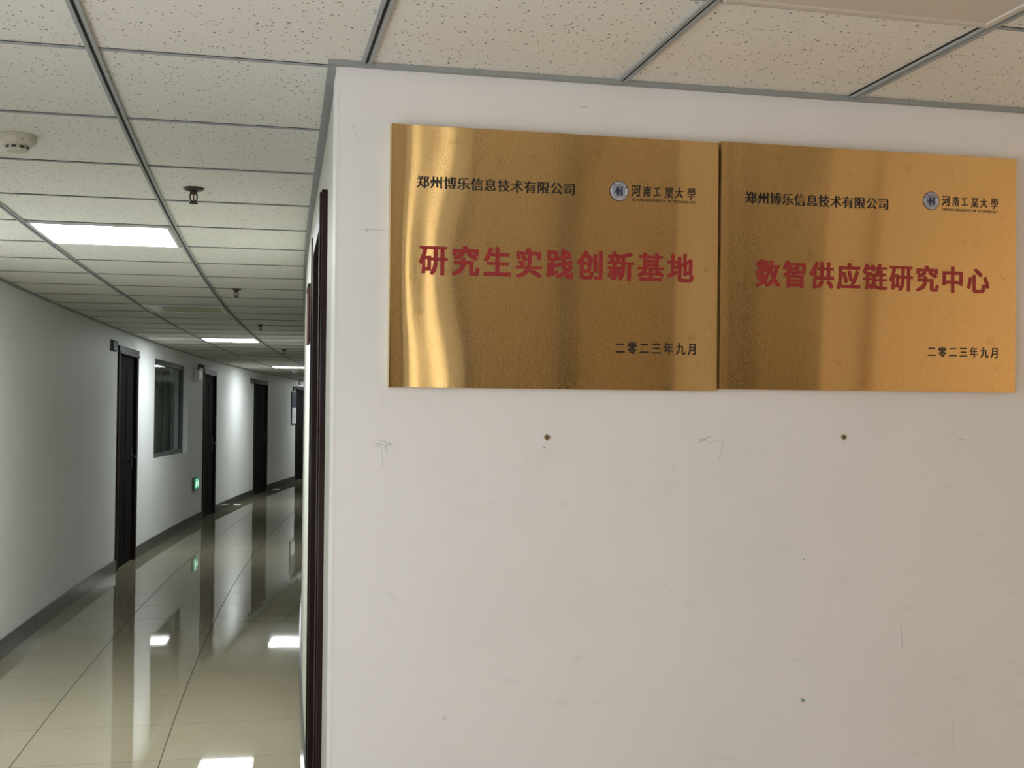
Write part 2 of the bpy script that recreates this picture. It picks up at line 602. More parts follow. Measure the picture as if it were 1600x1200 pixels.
ADDED_SWIN = [(-0.95, 2.42, 0.25, 2.18)]  # unseen opening added to light the lobby ceiling and front wall
bm = wall(side, VB - 0.2, VW + 0.14, UR, UR + 0.14, 0.0, CEIL, ADDED_SWIN, 0.6)
tag(obj('wall_side', bm, M['paint']), 'lobby side wall out of view', 'wall', kind='structure')
bm = bmesh.new()
strip(bm, lambda w, a, z: pt(a, w, z), -0.22, rw(S1) + 0.14, S1, S1 + 0.14, 0, CEIL, 3)
tag(obj('wall_end', bm, M['paint']), 'wall closing the far end of the corridor', 'wall', kind='structure')

# wall angles under the ceiling
bm = bmesh.new()
strip(bm, pt, S0, S1, 0.0005, 0.016, CEIL - 0.014, CEIL - 0.0005)
tag(obj('trim_1', bm, M['trim']), 'grey ceiling angle along the outer wall', 'trim', kind='structure')
bm = bmesh.new()
strip(bm, pt, 0.005, S1, lambda s: rw(s) - 0.021 + 0.010 * min(1, max(0, (s - 1) / 4)), lambda s: rw(s) - 0.0005, CEIL - 0.012, CEIL - 0.0005)
tag(obj('trim_2', bm, M['trim']), 'grey ceiling angle along the inner wall', 'trim', kind='structure')
bm = bmesh.new()
strip(bm, fwl, UC - 0.02, UR, VW - 0.016, VW - 0.0005, CEIL - 0.011, CEIL - 0.0005)
tag(obj('trim_3', bm, M['trim']), 'grey ceiling angle above the plaque wall', 'trim', kind='structure')

# skirting tiles
bm = bmesh.new()
prev = S0
for a, b in DOORS + [(S1, S1)]:
    strip(bm, pt, prev, a - (0.05 if a < S1 else 0), 0.0005, 0.013, 0.0005, 0.115)
    prev = b + 0.05
tag(obj('baseboard_left', bm, M['skirt']), 'dark glossy tile skirting along the outer wall', 'skirting', kind='structure')
bm = bmesh.new()
strip(bm, pt, RDOOR[1] + 0.07, S1, lambda s: rw(s) - 0.010, lambda s: rw(s) - 0.0005, 0.0005, 0.115)
tag(obj('baseboard_right', bm, M['skirt']), 'dark glossy tile skirting along the inner wall', 'skirting', kind='structure')
bm = bmesh.new()
strip(bm, fwl, UC + 0.01, UR, VW - 0.013, VW - 0.0005, 0.0005, 0.115)
tag(obj('baseboard_front', bm, M['skirt']), 'dark glossy tile skirting under the plaques', 'skirting', kind='structure')


# ------------------------------------------------------------------ doors
def corridor_door(n, a, b, label):
    c = (a + b) / 2
    w = (b - a) / 2 * (R0 / RM)
    root = tag(empty('door_%d' % n, pt(0, c, 0), yaw(c)), label, 'door', kind='structure')
    # local x leaves the wall, y runs along it
    bm = boxes((-0.218, 0.016, -w - 0.045, -w + 0.035, 0.001, DTOP + 0.0), (-0.218, 0.016, w - 0.035, w + 0.045, 0.001, DTOP + 0.0))
    obj('door_jamb', bm, M['darkwood'], root, 0.003)
    bm = boxes((-0.218, 0.02, -w - 0.045, w + 0.045, DTOP - 0.07, DTOP + 0.005), (0.02, 0.028, -w - 0.045, w + 0.045, DTOP - 0.068, DTOP - 0.045))
    obj('head_casing', bm, M['headcase'], root, 0.003)
    bm = boxes((-0.06, -0.02, -w + 0.035, w - 0.035, 0.004, DTOP - 0.07))
    for z0, z1 in ((0.15, 0.85), (1.0, 1.9)):
        for y0, y1 in ((-w + 0.12, -0.04), (0.04, w - 0.12)):
            box(bm, -0.02, -0.015, y0, y1, z0, z1)
    lf = obj('door_leaf', bm, M['leaf'], root, 0.003)
    bm = bmesh.new()
    box(bm, -0.02, -0.012, w - 0.13, w - 0.085, 0.93, 1.13)
    tube(bm, [(-0.015, w - 0.107, 1.04), (0.025, w - 0.107, 1.04), (0.028, w - 0.13, 1.04), (0.028, w - 0.21, 1.04)], 0.008)
    tag(obj('door_handle', bm, M['bronze'], lf), 'dark metal lever handle')
    return root


corridor_door(1, *DOORS[0], 'nearest dark door on the left corridor wall, just before the window')
corridor_door(2, *DOORS[1], 'dark door right after the window and the green exit sign')
corridor_door(3, *DOORS[2], 'third dark door along the left corridor wall')
corridor_door(4, *DOORS[3], 'farthest dark door, beside the wall poster')

# the door in the inner wall, seen almost edge-on beside the corner
c = (RDOOR[0] + RDOOR[1]) / 2
o5 = (pt(rw(RDOOR[0]), RDOOR[0], 0) + pt(rw(RDOOR[1]), RDOOR[1], 0)) / 2
d5 = pt(rw(RDOOR[1]), RDOOR[1], 0) - pt(rw(RDOOR[0]), RDOOR[0], 0)
yw5 = math.atan2(-d5.x, d5.y)
root = tag(empty('door_5', o5, yw5), 'reddish dark wood door seen edge-on just past the wall corner', 'door', kind='structure')
w = (RDOOR[1] - RDOOR[0]) / 2
bm = boxes((-0.016, 0.136, -w - 0.02, -w + 0.045, 0.001, 2.075), (-0.016, 0.136, w - 0.045, w + 0.02, 0.001, 2.075), (-0.016, 0.136, -w + 0.045, w - 0.045, 2.0, 2.075),
           (-0.021, -0.016, -w - 0.012, -w + 0.012, 0.001, 2.07), (-0.021, -0.016, w - 0.012, w + 0.012, 0.001, 2.07))
obj('door_frame', bm, M['redwood'], root, 0.003)
bm = boxes((0.05, 0.09, -w + 0.045, w - 0.045, 0.004, 2.0))
for z0, z1 in ((0.15, 0.85), (1.0, 1.88)):
    for y0, y1 in ((-w + 0.12, -0.03), (0.03, w - 0.12)):
        box(bm, 0.044, 0.05, y0, y1, z0, z1)
lf = obj('door_leaf', bm, M['redwood'], root, 0.003)
bm = bmesh.new()
box(bm, 0.044, 0.05, w - 0.12, w - 0.075, 0.93, 1.13)
tube(bm, [(0.047, w - 0.1, 1.04), (0.012, w - 0.1, 1.04), (0.01, w - 0.12, 1.04), (0.01, w - 0.2, 1.04)], 0.007)
tag(obj('door_handle', bm, M['bronze'], lf), 'dark metal lever handle')

# unseen lobby doors and strip, added for vertical bands in the brass
root = tag(empty('door_6', fw(1.62, VB, 0), A), 'added brown double door in the unseen lobby back wall', 'door', kind='structure')
bm = boxes((-0.60, -0.56, 0.001, 0.06, 0.001, 2.235), (-0.065, 0.07, 0.001, 0.07, 0.001, 2.235), (0.54, 0.575, 0.001, 0.06, 0.001, 2.235), (-0.56, -0.065, 0.001, 0.06, 2.2, 2.235), (0.07, 0.54, 0.001, 0.06, 2.2, 2.235))
obj('door_frame', bm, M['darkwood'], root)
bm = boxes((-0.56, -0.065, 0.001, 0.04, 0.004, 2.2))
obj('door_leaf', bm, M['browndoor'], root)
obj('door_leaf', boxes((0.07, 0.54, 0.001, 0.04, 0.004, 2.2)), M['warmdoor'], root)
root = tag(empty('door_7', fw(2.95, VB, 0), A), 'added olive single door in the unseen lobby corner', 'door', kind='structure')  # added to give the brass a duller band
bm = boxes((-0.31, -0.21, 0.001, 0.08, 0.001, 2.235), (0.21, 0.235, 0.001, 0.06, 0.001, 2.235), (-0.21, 0.21, 0.001, 0.06, 2.2, 2.235))
obj('door_frame', bm, M['darkwood'], root)
obj('door_leaf', boxes((-0.21, 0.21, 0.001, 0.04, 0.004, 2.2)), M['olivedoor'], root)
bm = bmesh.new()
strip(bm, fwl, 3.45, 3.49, VB + 0.0005, VB + 0.03, 0.0005, CEIL - 0.0005)  # strip added for a thin line in the reflection
tag(obj('added_trim_4', bm, M['warmdoor']), 'added narrow timber strip on the unseen lobby back wall', 'trim', kind='structure')

# ------------------------------------------------------------------ window in the corridor wall
a, b, z0, z1 = WIN
c = (a + b) / 2
w = (b - a) / 2 * (R0 / RM)
root = tag(empty('window_1', pt(0, c, 0), yaw(c)), 'interior office window with dark glass and curtain in the left corridor wall', 'window', kind='structure')
D = -0.055
bm = boxes((D - 0.05, D, -w + 0.001, -w + 0.055, z0, z1), (D - 0.05, D, w - 0.075, w - 0.001, z0, z1),
           (D - 0.05, D, -w + 0.055, w - 0.075, z0, z0 + 0.05), (D - 0.05, D, -w + 0.055, w - 0.075, z1 - 0.05, z1))
obj('window_frame', bm, M['alu'], root, 0.003)
for y0, y1 in ((-w + 0.055, 0.3), (0.3005, w - 0.075)):
    obj('window_pane', boxes((D - 0.03, D - 0.024, y0, y1, z0 + 0.05, z1 - 0.05)), M['glass'], root)
bm = boxes((D, 0.005, -w + 0.001, w - 0.001, z0 - 0.008, z0 + 0.004))
obj('window_sill', bm, M['paint'], root)
# the dim office behind the pane
bm = bmesh.new()
X0, X1, Y0, Y1, Z0, Z1 = -3.2, -0.2205, -2.3, 2.3, 0.02, 2.5
v = {(i, j, k): bm.verts.new(((X0, X1)[i], (Y0, Y1)[j], (Z0, Z1)[k])) for i in (0, 1) for j in (0, 1) for k in (0, 1)}
for q in (((0, 0, 0), (0, 1, 0), (0, 1, 1), (0, 0, 1)), ((0, 0, 0), (1, 0, 0), (1, 0, 1), (0, 0, 1)), ((0, 1, 0), (1, 1, 0), (1, 1, 1), (0, 1, 1)),
          ((0, 0, 0), (1, 0, 0), (1, 1, 0), (0, 1, 0)), ((0, 0, 1), (1, 0, 1), (1, 1, 1), (0, 1, 1))):
    bm.faces.new([v[i] for i in q])
obj('office_interior', bm, M['room'], root)
# curtain with a pale gap
cur = tag(empty('curtain', pt(-0.26, c, 0.8), yaw(c)), 'grey-green curtain hanging behind the dark office window', 'curtain')
for y0, y1, ph in ((-w - 0.1, 0.70, 0.0), (0.79, w + 0.1, 1.0)):
    bm = bmesh.new()
    n = 90
    r0, r1 = [], []
    for i in range(n + 1):
        y = y0 + (y1 - y0) * i / n
        x = 0.02 * math.sin(y * 34 + ph) + 0.012 * math.sin(y * 71 + 2 * ph)
        lean = 0.0
        if y1 < 0.75:
            lean = 0.05 * (i / n)
        r0.append(bm.verts.new((x, y + lean, 0.0)))
        r1.append(bm.verts.new((x * 0.7, y + (0.06 * (i / n) if y1 < 0.75 else 0.0), 1.36)))
    for i in range(n):
        bm.faces.new((r0[i], r0[i + 1], r1[i + 1], r1[i]))
    co = obj('curtain_panel', bm, M['curtain'], cur, smooth=True)
    sd = co.modifiers.new('thick', 'SOLIDIFY')
    sd.thickness = 0.004
bm = bmesh.new()
hexa(bm, [(0.030, 0.70, 0.05), (0.030, 0.775, 0.05), (0.024, 0.775, 0.05), (0.024, 0.70, 0.05), (0.030, 0.752, 1.02), (0.030, 0.760, 1.02), (0.024, 0.760, 1.02), (0.024, 0.752, 1.02)])  # white wedge added to show the pale gap between the halves
tag(obj('curtain_gap', bm, M['paper'], cur), 'pale sliver filling the gap where the curtain halves meet')
bm = bmesh.new()
tube(bm, [(0, -w - 0.15, 1.375), (0, w + 0.15, 1.375)], 0.012)
obj('curtain_rod', bm, M['steel'], cur)


# unseen windows added for lobby daylight and a bright band in the brass
def added_window(n, u0, u1, z0, z1, onside='', blind=None):
    L = u1 - u0
    m_ = (u0 + u1) / 2
    loc, rz = {'': (fw(m_, VB, 0), A), 'right': (fw(UR, m_, 0), A + PI / 2), 'left': (pt(0, m_, 0), yaw(m_) - PI / 2)}[onside]
    root = tag(empty('window_%d' % n, loc, rz), 'added unseen lobby window letting in daylight behind the viewer', 'window', kind='structure')
    yy = (-0.1, -0.06)
    h = L / 2
    e_ = 0.012 if blind and L < 1 else 0.04
    bm = boxes((-h, -h + e_, yy[0], yy[1], z0, z1), (h - e_, h, yy[0], yy[1], z0, z1), (-h + e_, h - e_, yy[0], yy[1], z0, z0 + 0.04), (-h + e_, h - e_, yy[0], yy[1], z1 - 0.04, z1),
               (-0.024, 0.024, yy[0], yy[1], z0 + 0.04, z1 - 0.04))
    obj('window_frame', bm, M['alu'], root)
    if blind:
        obj('added_blind', boxes((-h + 0.002, h - 0.002, -0.13, -0.129, z0, z1)), blind, root)


added_window(2, *ADDED_BWIN[0], blind=M['blind'])
added_window(3, *ADDED_SWIN[0], onside='right', blind=M['blindwarm'])
added_window(4, *ADDED_LWIN, onside='left')


# ------------------------------------------------------------------ ceiling panels, one per six tiles
def ceiling_panel(off, s, diff, label, group, frame=None):
    root = tag(empty('ceiling_light', pt(off, s, CEIL), yaw(s)), label, 'ceiling light', group)
    h, t_ = 0.283, 0.014
    z0, z1 = -0.010, -0.0006
    bm = boxes((-h, -h + t_, -h, h, z0, z1), (h - t_, h, -h, h, z0, z1), (-h + t_, h - t_, -h, -h + t_, z0, z1), (-h + t_, h - t_, h - t_, h, z0, z1))
    obj('light_frame', bm, frame or M['panelframe'], root)
    k = h - t_
    obj('diffuser', boxes((-k, k, -k, k, -0.006, z1)), diff, root)
    return root


PC = (LINES[0] + LINES[1]) / 2
GL = 'ceiling panel lights down the corridor'
ceiling_panel(PC, ROW * 4.5, M['lit_near'], 'nearest glowing square ceiling light, large and bright at left', GL)
ceiling_panel(PC, ROW * 10.5, M['unlit'], 'yellowed unlit ceiling light between the two nearest glowing ones', GL)
ceiling_panel(PC, ROW * 16.5, M['lit'], 'second glowing ceiling light, midway down the corridor', GL)
ceiling_panel(PC, ROW * 22.5, M['unlit'], 'small unlit ceiling light just before the farthest glowing one', GL)
ceiling_panel(PC, ROW * 28.0, M['lit'], 'farthest glowing ceiling light, a thin bright strip', GL)
ceiling_panel((LINES[3] + LINES[4]) / 2, ROW * -1.5, M['pinkpanel'], 'plain unlit ceiling panel at the top right above the plaques', GL, M['pinkpanel'])
ceiling_panel(PC, ROW * 40.0, M['lit'], 'glowing ceiling light hidden around the bend of the corridor', GL)


# ------------------------------------------------------------------ sprinklers
def sprinkler(s, off, label):
    root = tag(empty('fire_sprinkler', pt(off, s, CEIL), yaw(s) + 0.5), label, 'sprinkler', 'sprinkler heads in the corridor ceiling')
    bm = bmesh.new()
    lathe(bm, [(0.0, -0.0006), (0.035, -0.0006), (0.036, -0.003), (0.030, -0.008), (0.014, -0.010), (0.0, -0.010)], 28)
    obj('escutcheon', bm, M['bronze'], root, smooth=True)
    bm = bmesh.new()
    lathe(bm, [(0.0, -0.010), (0.013, -0.010), (0.014, -0.018), (0.010, -0.022), (0.0, -0.022)], 6)
    for sg in (-1, 1):
        tube(bm, [(sg * 0.011, 0, -0.019), (sg * 0.0135, 0, -0.030), (sg * 0.012, 0, -0.040), (sg * 0.004, 0, -0.049)], [0.0028, 0.0025, 0.0025, 0.003], 6)
    lathe(bm, [(0.0, -0.046), (0.005, -0.046), (0.005, -0.052), (0.0, -0.052)], 10)
    obj('frame_arms', bm, M['bronze'], root)
    bm = bmesh.new()
    tube(bm, [(0, 0, -0.021), (0, 0, -0.047)], 0.0024, 6)
    tag(obj('glass_bulb', bm, M['glassbulb'], root), 'dark red glass bulb')
    bm = bmesh.new()
    for k in range(12):
        a0, a1 = 2 * PI * k / 12, 2 * PI * (k + 0.7) / 12
        P = []
        for z in (-0.0545, -0.052):
            P += [(0.003 * math.cos(a0), 0.003 * math.sin(a0), z), (0.0155 * math.cos(a0), 0.0155 * math.sin(a0), z),
                  (0.0155 * math.cos(a1), 0.0155 * math.sin(a1), z), (0.003 * math.cos(a1), 0.003 * math.sin(a1), z)]
        hexa(bm, P)
    lathe(bm, [(0.0, -0.052), (0.009, -0.052), (0.009, -0.0545), (0.0, -0.0545)], 12)
    obj('deflector', bm, M['bronze'], root)


sprinkler(1.529, 1.323, 'nearest dark bronze sprinkler, above the closest glowing ceiling light')
sprinkler(4.762, 1.342, 'second dark bronze sprinkler from the viewer')
sprinkler(7.638, 1.35, 'third sprinkler, just above the second glowing light')
sprinkler(11.478, 1.324, 'smallest, farthest sprinkler near the last glowing light')


# ------------------------------------------------------------------ round detectors
def detector(s, off, label, M_, sc=1.0, rot=0.0):
    root = tag(empty('smoke_detector', pt(off, s, CEIL), yaw(s) + rot), label, 'smoke detector')
    q = sc
    bm = bmesh.new()
    lathe(bm, [(0, -0.0006), (0.052 * q, -0.0006), (0.0525 * q, -0.012 * q), (0.050 * q, -0.022 * q), (0.040 * q, -0.030 * q), (0, -0.030 * q)], 40)
    obj('detector_base', bm, M_, root, smooth=False)
    bm = bmesh.new()
    lathe(bm, [(0, -0.030 * q), (0.031 * q, -0.030 * q), (0.031 * q, -0.040 * q), (0.027 * q, -0.046 * q), (0, -0.047 * q)], 40)
    ch = obj('sensor_chamber', bm, M_, root)
    bm = bmesh.new()
    for k in range(9):
        a0, a1 = 2 * PI * (k + 0.2) / 9, 2 * PI * (k + 0.78) / 9
        P = []
        for z in (-0.0385 * q, -0.032 * q):
            for r_, an in ((0.0305, a0), (0.0318, a0), (0.0318, a1), (0.0305, a1)):
                P.append((r_ * q * math.cos(an), r_ * q * math.sin(an), z))
        hexa(bm, P)
    tag(obj('vent_slots', bm, M['black'], ch), 'dark vent slots')
    bm = bmesh.new()
    lathe(bm, [(0, 0), (0.0022 * q, 0), (0.0022 * q, 0.002 * q), (0, 0.002 * q)], 8, (0.018 * q, -0.0487 * q, -0.019 * q))
    tag(obj('indicator_lamp', bm, M['black'], root), 'tiny dark indicator lamp')
    return root


detector(0.874, 0.874, 'cream round smoke detector on the ceiling at the left edge', M['cream'], 1.0, 0.1)
detector(18.1, 0.77, 'small white dome on the ceiling beneath the farthest glowing light', M['whiteplastic'], 1.15)


# ------------------------------------------------------------------ things on the outer corridor wall
def wall_sign(s, z, L, H_, label):
    root = tag(empty('door_sign', pt(0.0, s, z), yaw(s)), label, 'sign', 'small grey signs beside the corridor doors')
    obj('sign_bracket', boxes((0.0006, 0.010, -L / 2, L / 2, -H_ / 2, H_ / 2)), M['darkgrey'], root, 0.002)
    obj('sign_face', boxes((0.010, 0.024, -L / 2 + 0.03, L / 2 - 0.005, -H_ / 2 + 0.008, H_ / 2 - 0.004)), M['signgrey'], root, 0.002)
    bm = boxes((0.024, 0.026, -0.02, 0.005, -H_ / 2 + 0.02, H_ / 2 - 0.02), (0.024, 0.026, 0.03, 0.075, -H_ / 2 + 0.02, -H_ / 2 + 0.035))
    obj('sign_symbol', bm, M['signlight'], root)
    return root


wall_sign(8.22, 2.085, 0.25, 0.105, 'small dark grey sign left of the nearest left-hand door')
wall_sign(18.12, 2.065, 0.26, 0.10, 'tiny dark sign left of the third corridor door')
wall_sign(22.74, 2.04, 0.24, 0.10, 'tiny dark sign above the poster at the far door')


def emergency_light(s, z, label, k=1.0):
    root = tag(empty('emergency_light', pt(0.0, s, z), yaw(s)), label, 'emergency light', 'twin-head emergency lights on the corridor wall')
    obj('battery_box', boxes((0.0006, 0.075 * k, -0.14 * k, 0.14 * k, -0.07 * k, 0.07 * k)), M['whiteplastic'], root, 0.008)
    for sg in (-1, 1):
        bm = bmesh.new()
        tube(bm, [(0.04 * k, sg * 0.07 * k, 0.065 * k), (0.04 * k, sg * 0.07 * k, 0.11 * k), (0.06 * k, sg * 0.085 * k, 0.135 * k)], 0.008 * k)
        tube(bm, [(0.05 * k, sg * 0.08 * k, 0.14 * k), (0.075 * k, sg * 0.10 * k, 0.13 * k), (0.095 * k, sg * 0.11 * k, 0.12 * k)], [0.012 * k, 0.022 * k, 0.027 * k], 14)
        hd = obj('lamp_head', bm, M['darkgrey'] if sg < 0 else M['alu'], root)
    obj('test_button', boxes((0.075 * k, 0.079 * k, 0.02, 0.04, -0.055 * k, -0.035 * k)), M['paper'], root)
    return root


emergency_light(13.15, 1.985, 'white twin-head emergency light between the window and the second dark door')
emergency_light(23.4, 2.185, 'pale emergency light above the farthest dark door', 0.6)

root = tag(empty('exit_sign', pt(0.0, 13.2, 0.535), yaw(13.2)), 'small glowing green exit sign low on the wall, left of the second dark door', 'exit sign')
obj('sign_housing', boxes((0.0006, 0.028, -0.17, 0.17, -0.082, 0.082)), M['darkgrey'], root, 0.004)
obj('sign_panel', boxes((0.028, 0.032, -0.155, 0.155, -0.07, 0.07)), M['exitgreen'], root)
bm = bmesh.new()
# running figure and arrow
tube(bm, [(0.0325, -0.03, 0.035), (0.0325, -0.045, 0.0), (0.0325, -0.02, -0.022), (0.0325, -0.045, -0.05)], 0.006, 6)
tube(bm, [(0.0325, -0.045, 0.0), (0.0325, -0.07, -0.02), (0.0325, -0.095, -0.025)], 0.006, 6)
tube(bm, [(0.0325, -0.055, 0.015), (0.0325, -0.03, 0.022), (0.0325, -0.005, 0.008)], 0.005, 6)
lathe(bm, [(0, -0.010), (0.008, -0.006), (0.010, 0), (0.008, 0.006), (0, 0.010)], 10, (0.0325, -0.02, 0.052))
tube(bm, [(0.0325, 0.02, 0.0), (0.0325, 0.10, 0.0)], 0.007, 6)
tube(bm, [(0.0325, 0.07, 0.035), (0.0325, 0.11, 0.0), (0.0325, 0.07, -0.035)], 0.007, 6)
obj('sign_symbol', bm, M['exitwhite'], root)

root = tag(empty('wall_poster', pt(0.0, 22.72, 1.615), yaw(22.72)), 'tall framed notice, dark above and white below, left of the farthest door', 'poster')
obj('poster_frame', boxes((0.0006, 0.02, -0.26, 0.26, -0.36, 0.36)), M['darkgrey'], root, 0.003)
obj('poster_picture', boxes((0.02, 0.0225, -0.235, 0.235, 0.01, 0.34)), M['postblue'], root)
ps = obj('poster_sheet', boxes((0.02, 0.0225, -0.235, 0.235, -0.34, 0.01)), M['paper'], root)
bm = bmesh.new()
for k in range(7):
    box(bm, 0.0225, 0.0232, -0.2, 0.2 - 0.05 * (k % 3), -0.07 - 0.037 * k, -0.062 - 0.037 * k)
obj('poster_lines', bm, M['signlight'], ps)

# red-brown sign plate on the inner wall
s = 2.3
root = tag(empty('wall_sign', pt(rw(s), s, 1.89), yaw(s)), 'narrow red-brown sign plate edge-on, high on the inner wall past the near door', 'sign')
obj('sign_plate', boxes((-0.010, -0.0006, -0.13, 0.13, -0.12, 0.12)), M['brownsign'], root, 0.002)
obj('sign_border', boxes((-0.012, -0.010, -0.13, 0.13, 0.105, 0.12)), M['darkwood'], root)

# thin white patches added for the bright spots along the skirting
def white_patch(off, s, sx_, sy_, h_, rz, label):
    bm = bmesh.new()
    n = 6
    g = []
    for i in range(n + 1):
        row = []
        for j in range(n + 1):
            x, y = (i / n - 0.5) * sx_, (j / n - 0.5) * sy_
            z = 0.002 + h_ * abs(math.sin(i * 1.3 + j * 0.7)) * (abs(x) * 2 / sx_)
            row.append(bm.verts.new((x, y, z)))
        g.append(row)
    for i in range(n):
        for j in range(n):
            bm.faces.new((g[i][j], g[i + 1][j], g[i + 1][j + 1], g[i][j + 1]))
    o = obj('added_white_patch', bm, M['paper'])
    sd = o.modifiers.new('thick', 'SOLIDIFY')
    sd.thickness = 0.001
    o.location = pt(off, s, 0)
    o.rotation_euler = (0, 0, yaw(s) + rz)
    tag(o, label, 'paper scrap', 'added white patches on the far floor')


white_patch(0.14, 20.1, 0.12, 0.22, 0.006, 0.3, 'added white patch on the floor near the farthest door')
white_patch(0.10, 16.3, 0.10, 0.26, 0.015, 0.1, 'added white patch against the skirting before the third door')


# ------------------------------------------------------------------ lettering
def glyph(ch):
    """flat outline mesh of one character, in em units"""
    cu = bpy.data.curves.new('glyph', 'FONT')
    cu.body = ch
    cu.resolution_u = 3
    o = bpy.data.objects.new('glyph', cu)
    COL.objects.link(o)
    dg = bpy.context.evaluated_depsgraph_get()
    me = bpy.data.meshes.new_from_object(o.evaluated_get(dg))
    vs = [(v.co.x, v.co.y) for v in me.vertices]
    fs = [tuple(p.vertices) for p in me.polygons]
    bpy.data.meshes.remove(me)
    bpy.data.objects.remove(o)
    bpy.data.curves.remove(cu)
    # weld
    key, vv, mp_ = {}, [], []
    for x, y in vs:
        k = (round(x, 4), round(y, 4))
        if k not in key:
            key[k] = len(vv)
            vv.append([x, y])
        mp_.append(key[k])
    out = []
    for f_ in fs:
        g = [mp_[i] for i in f_]
        if len(set(g)) == 3:
            ar = sum(vv[g[i]][0] * vv[g[(i + 1) % 3]][1] - vv[g[(i + 1) % 3]][0] * vv[g[i]][1] for i in range(3))
            out.append(g if ar > 0 else g[::-1])
        elif len(set(g)) > 3:
            out.append(g)
    return vv, out


GC = {}


def bold(ch, dx, dy):
    """character with its strokes widened by dx across and dy up and down"""
    k = (ch, dx, dy)
    if k in GC:
        return GC[k]
    vv, fs = glyph(ch)
    ed = {}
    for f_ in fs:
        for i in range(len(f_)):
            a, b = f_[i], f_[(i + 1) % len(f_)]
            ed[(a, b)] = ed.get((a, b), 0) + 1
    nrm = {}
    for (a, b) in ed:
        if (b, a) in ed:
            continue
        ex, ey = vv[b][0] - vv[a][0], vv[b][1] - vv[a][1]
        l = math.hypot(ex, ey) or 1
        n_ = (ey / l, -ex / l)
        for q in (a, b):
            nrm.setdefault(q, []).append(n_)
    out = []
    for i, (x, y) in enumerate(vv):
        if i in nrm:
            nx = sum(q[0] for q in nrm[i])
            ny = sum(q[1] for q in nrm[i])
            mx_, my_ = max(-1, min(1, nx)), max(-1, min(1, ny))
            x += dx * mx_
            y += dy * my_
        out.append((x, y))
    GC[k] = (out, fs)
    return GC[k]


def text_bm(items, disp, base, thick=0.0004):
    """items: (char, x0, z0, width per em, height per em, dx, dy, skew, rot); y = base is the sheet face"""
    bm = bmesh.new()
    for ch, x0, zz, ew, eh, dx, dy, sk, ro in items:
        vv, fs = bold(ch, dx, dy)
        vs = []
        for x, y in vv:
            X, Z = (x + sk * y) * ew, y * eh
            c_, s_ = math.cos(ro), math.sin(ro)
            X, Z = x0 + c_ * X - s_ * Z, zz + s_ * X + c_ * Z
            vs.append(bm.verts.new((X, base - disp(X, Z) - thick, Z)))
        for f_ in fs:
            try:
                bm.faces.new([vs[i] for i in f_])
            except ValueError:
                pass
    bm.normal_update()
    for fc in bm.faces:
        if fc.normal.y > 0:
            fc.normal_flip()

    return bm




def line_items(text, xs0, xs1, zb, zt, dx, dy, fill=0.96, base_lo=-0.082, base_hi=0.83, sk=0.0):
    """spread characters between xs0 and xs1, glyph tops at zt and bottoms at zb"""
    n = len(text)
    eh = (zt - zb) / (base_hi - base_lo)
    gw = fill
    pitch = (xs1 - xs0 - gw) / (n - 1)
    ew = gw / 0.93
    return [(ch, xs0 + pitch * i - 0.035 * ew, zb - base_lo * eh, ew, eh, dx, dy, sk, 0.0) for i, ch in enumerate(text)]


def flat_obj(name, bm, m_, parent):
    me = bpy.data.meshes.new(name)
    bm.to_mesh(me)
    bm.free()
    me.materials.append(m_)
    o = bpy.data.objects.new(name, me)
    COL.objects.link(o)
    o.parent = parent
    return o


def plaque(label, x0, x1, zb, zt, disp, T, tilt=0.0):
    """brass tray on the front wall; local x along the wall, y into it, z up, origin on the wall below the middle"""
    xm = (x0 + x1) / 2
    root = tag(empty('brass_plaque', fw(xm, VW, zb), A), label, 'plaque', 'brass plaques on the white wall')
    hw, H_ = (x1 - x0) / 2, zt - zb
    DP = 0.020
    bm = bmesh.new()
    uvl = bm.loops.layers.uv.new('UVMap')
    nx, nz = 120, 90
    g = [[bm.verts.new((-hw + 2 * hw * i / nx, -DP - disp(-hw + 2 * hw * i / nx, H_ * j / nz), H_ * j / nz)) for i in range(nx + 1)] for j in range(nz + 1)]
    for j in range(nz):
        for i in range(nx):
            q = (g[j][i], g[j][i + 1], g[j + 1][i + 1], g[j + 1][i])
            fc = bm.faces.new(q)
            fc.smooth = True
            for lp, vv in zip(fc.loops, q):
                lp[uvl].uv = (vv.co.x, vv.co.z)
    me_o = flat_obj('face_sheet', bm, M['brass'], root)
    # folded returns
    bm = bmesh.new()

    def ret(pts):
        a = [bm.verts.new(p) for p in pts]
        b = [bm.verts.new((p[0], -0.0006, p[2])) for p in pts]
        for i in range(len(pts) - 1):
            bm.faces.new((a[i], a[i + 1], b[i + 1], b[i]))
    ret([(-hw, -DP - disp(-hw, H_ * j / nz), H_ * j / nz) for j in range(nz + 1)])
    ret([(hw, -DP - disp(hw, H_ * j / nz), H_ * j / nz) for j in range(nz + 1)])
    ret([(-hw + 2 * hw * i / nx, -DP - disp(-hw + 2 * hw * i / nx, 0), 0) for i in range(nx + 1)])
    ret([(-hw + 2 * hw * i / nx, -DP - disp(-hw + 2 * hw * i / nx, H_), H_) for i in range(nx + 1)])
    rr = obj('folded_edge', bm, M['brassedge'], root)
    sd = rr.modifiers.new('thick', 'SOLIDIFY')
    sd.thickness = 0.0008
    sd.offset = 0
    for nm, items, mm in T(xm, zb):
        flat_obj(nm, text_bm(items, disp, -DP, 0.0006), M[mm], root)
    return root, xm, zb, disp, DP


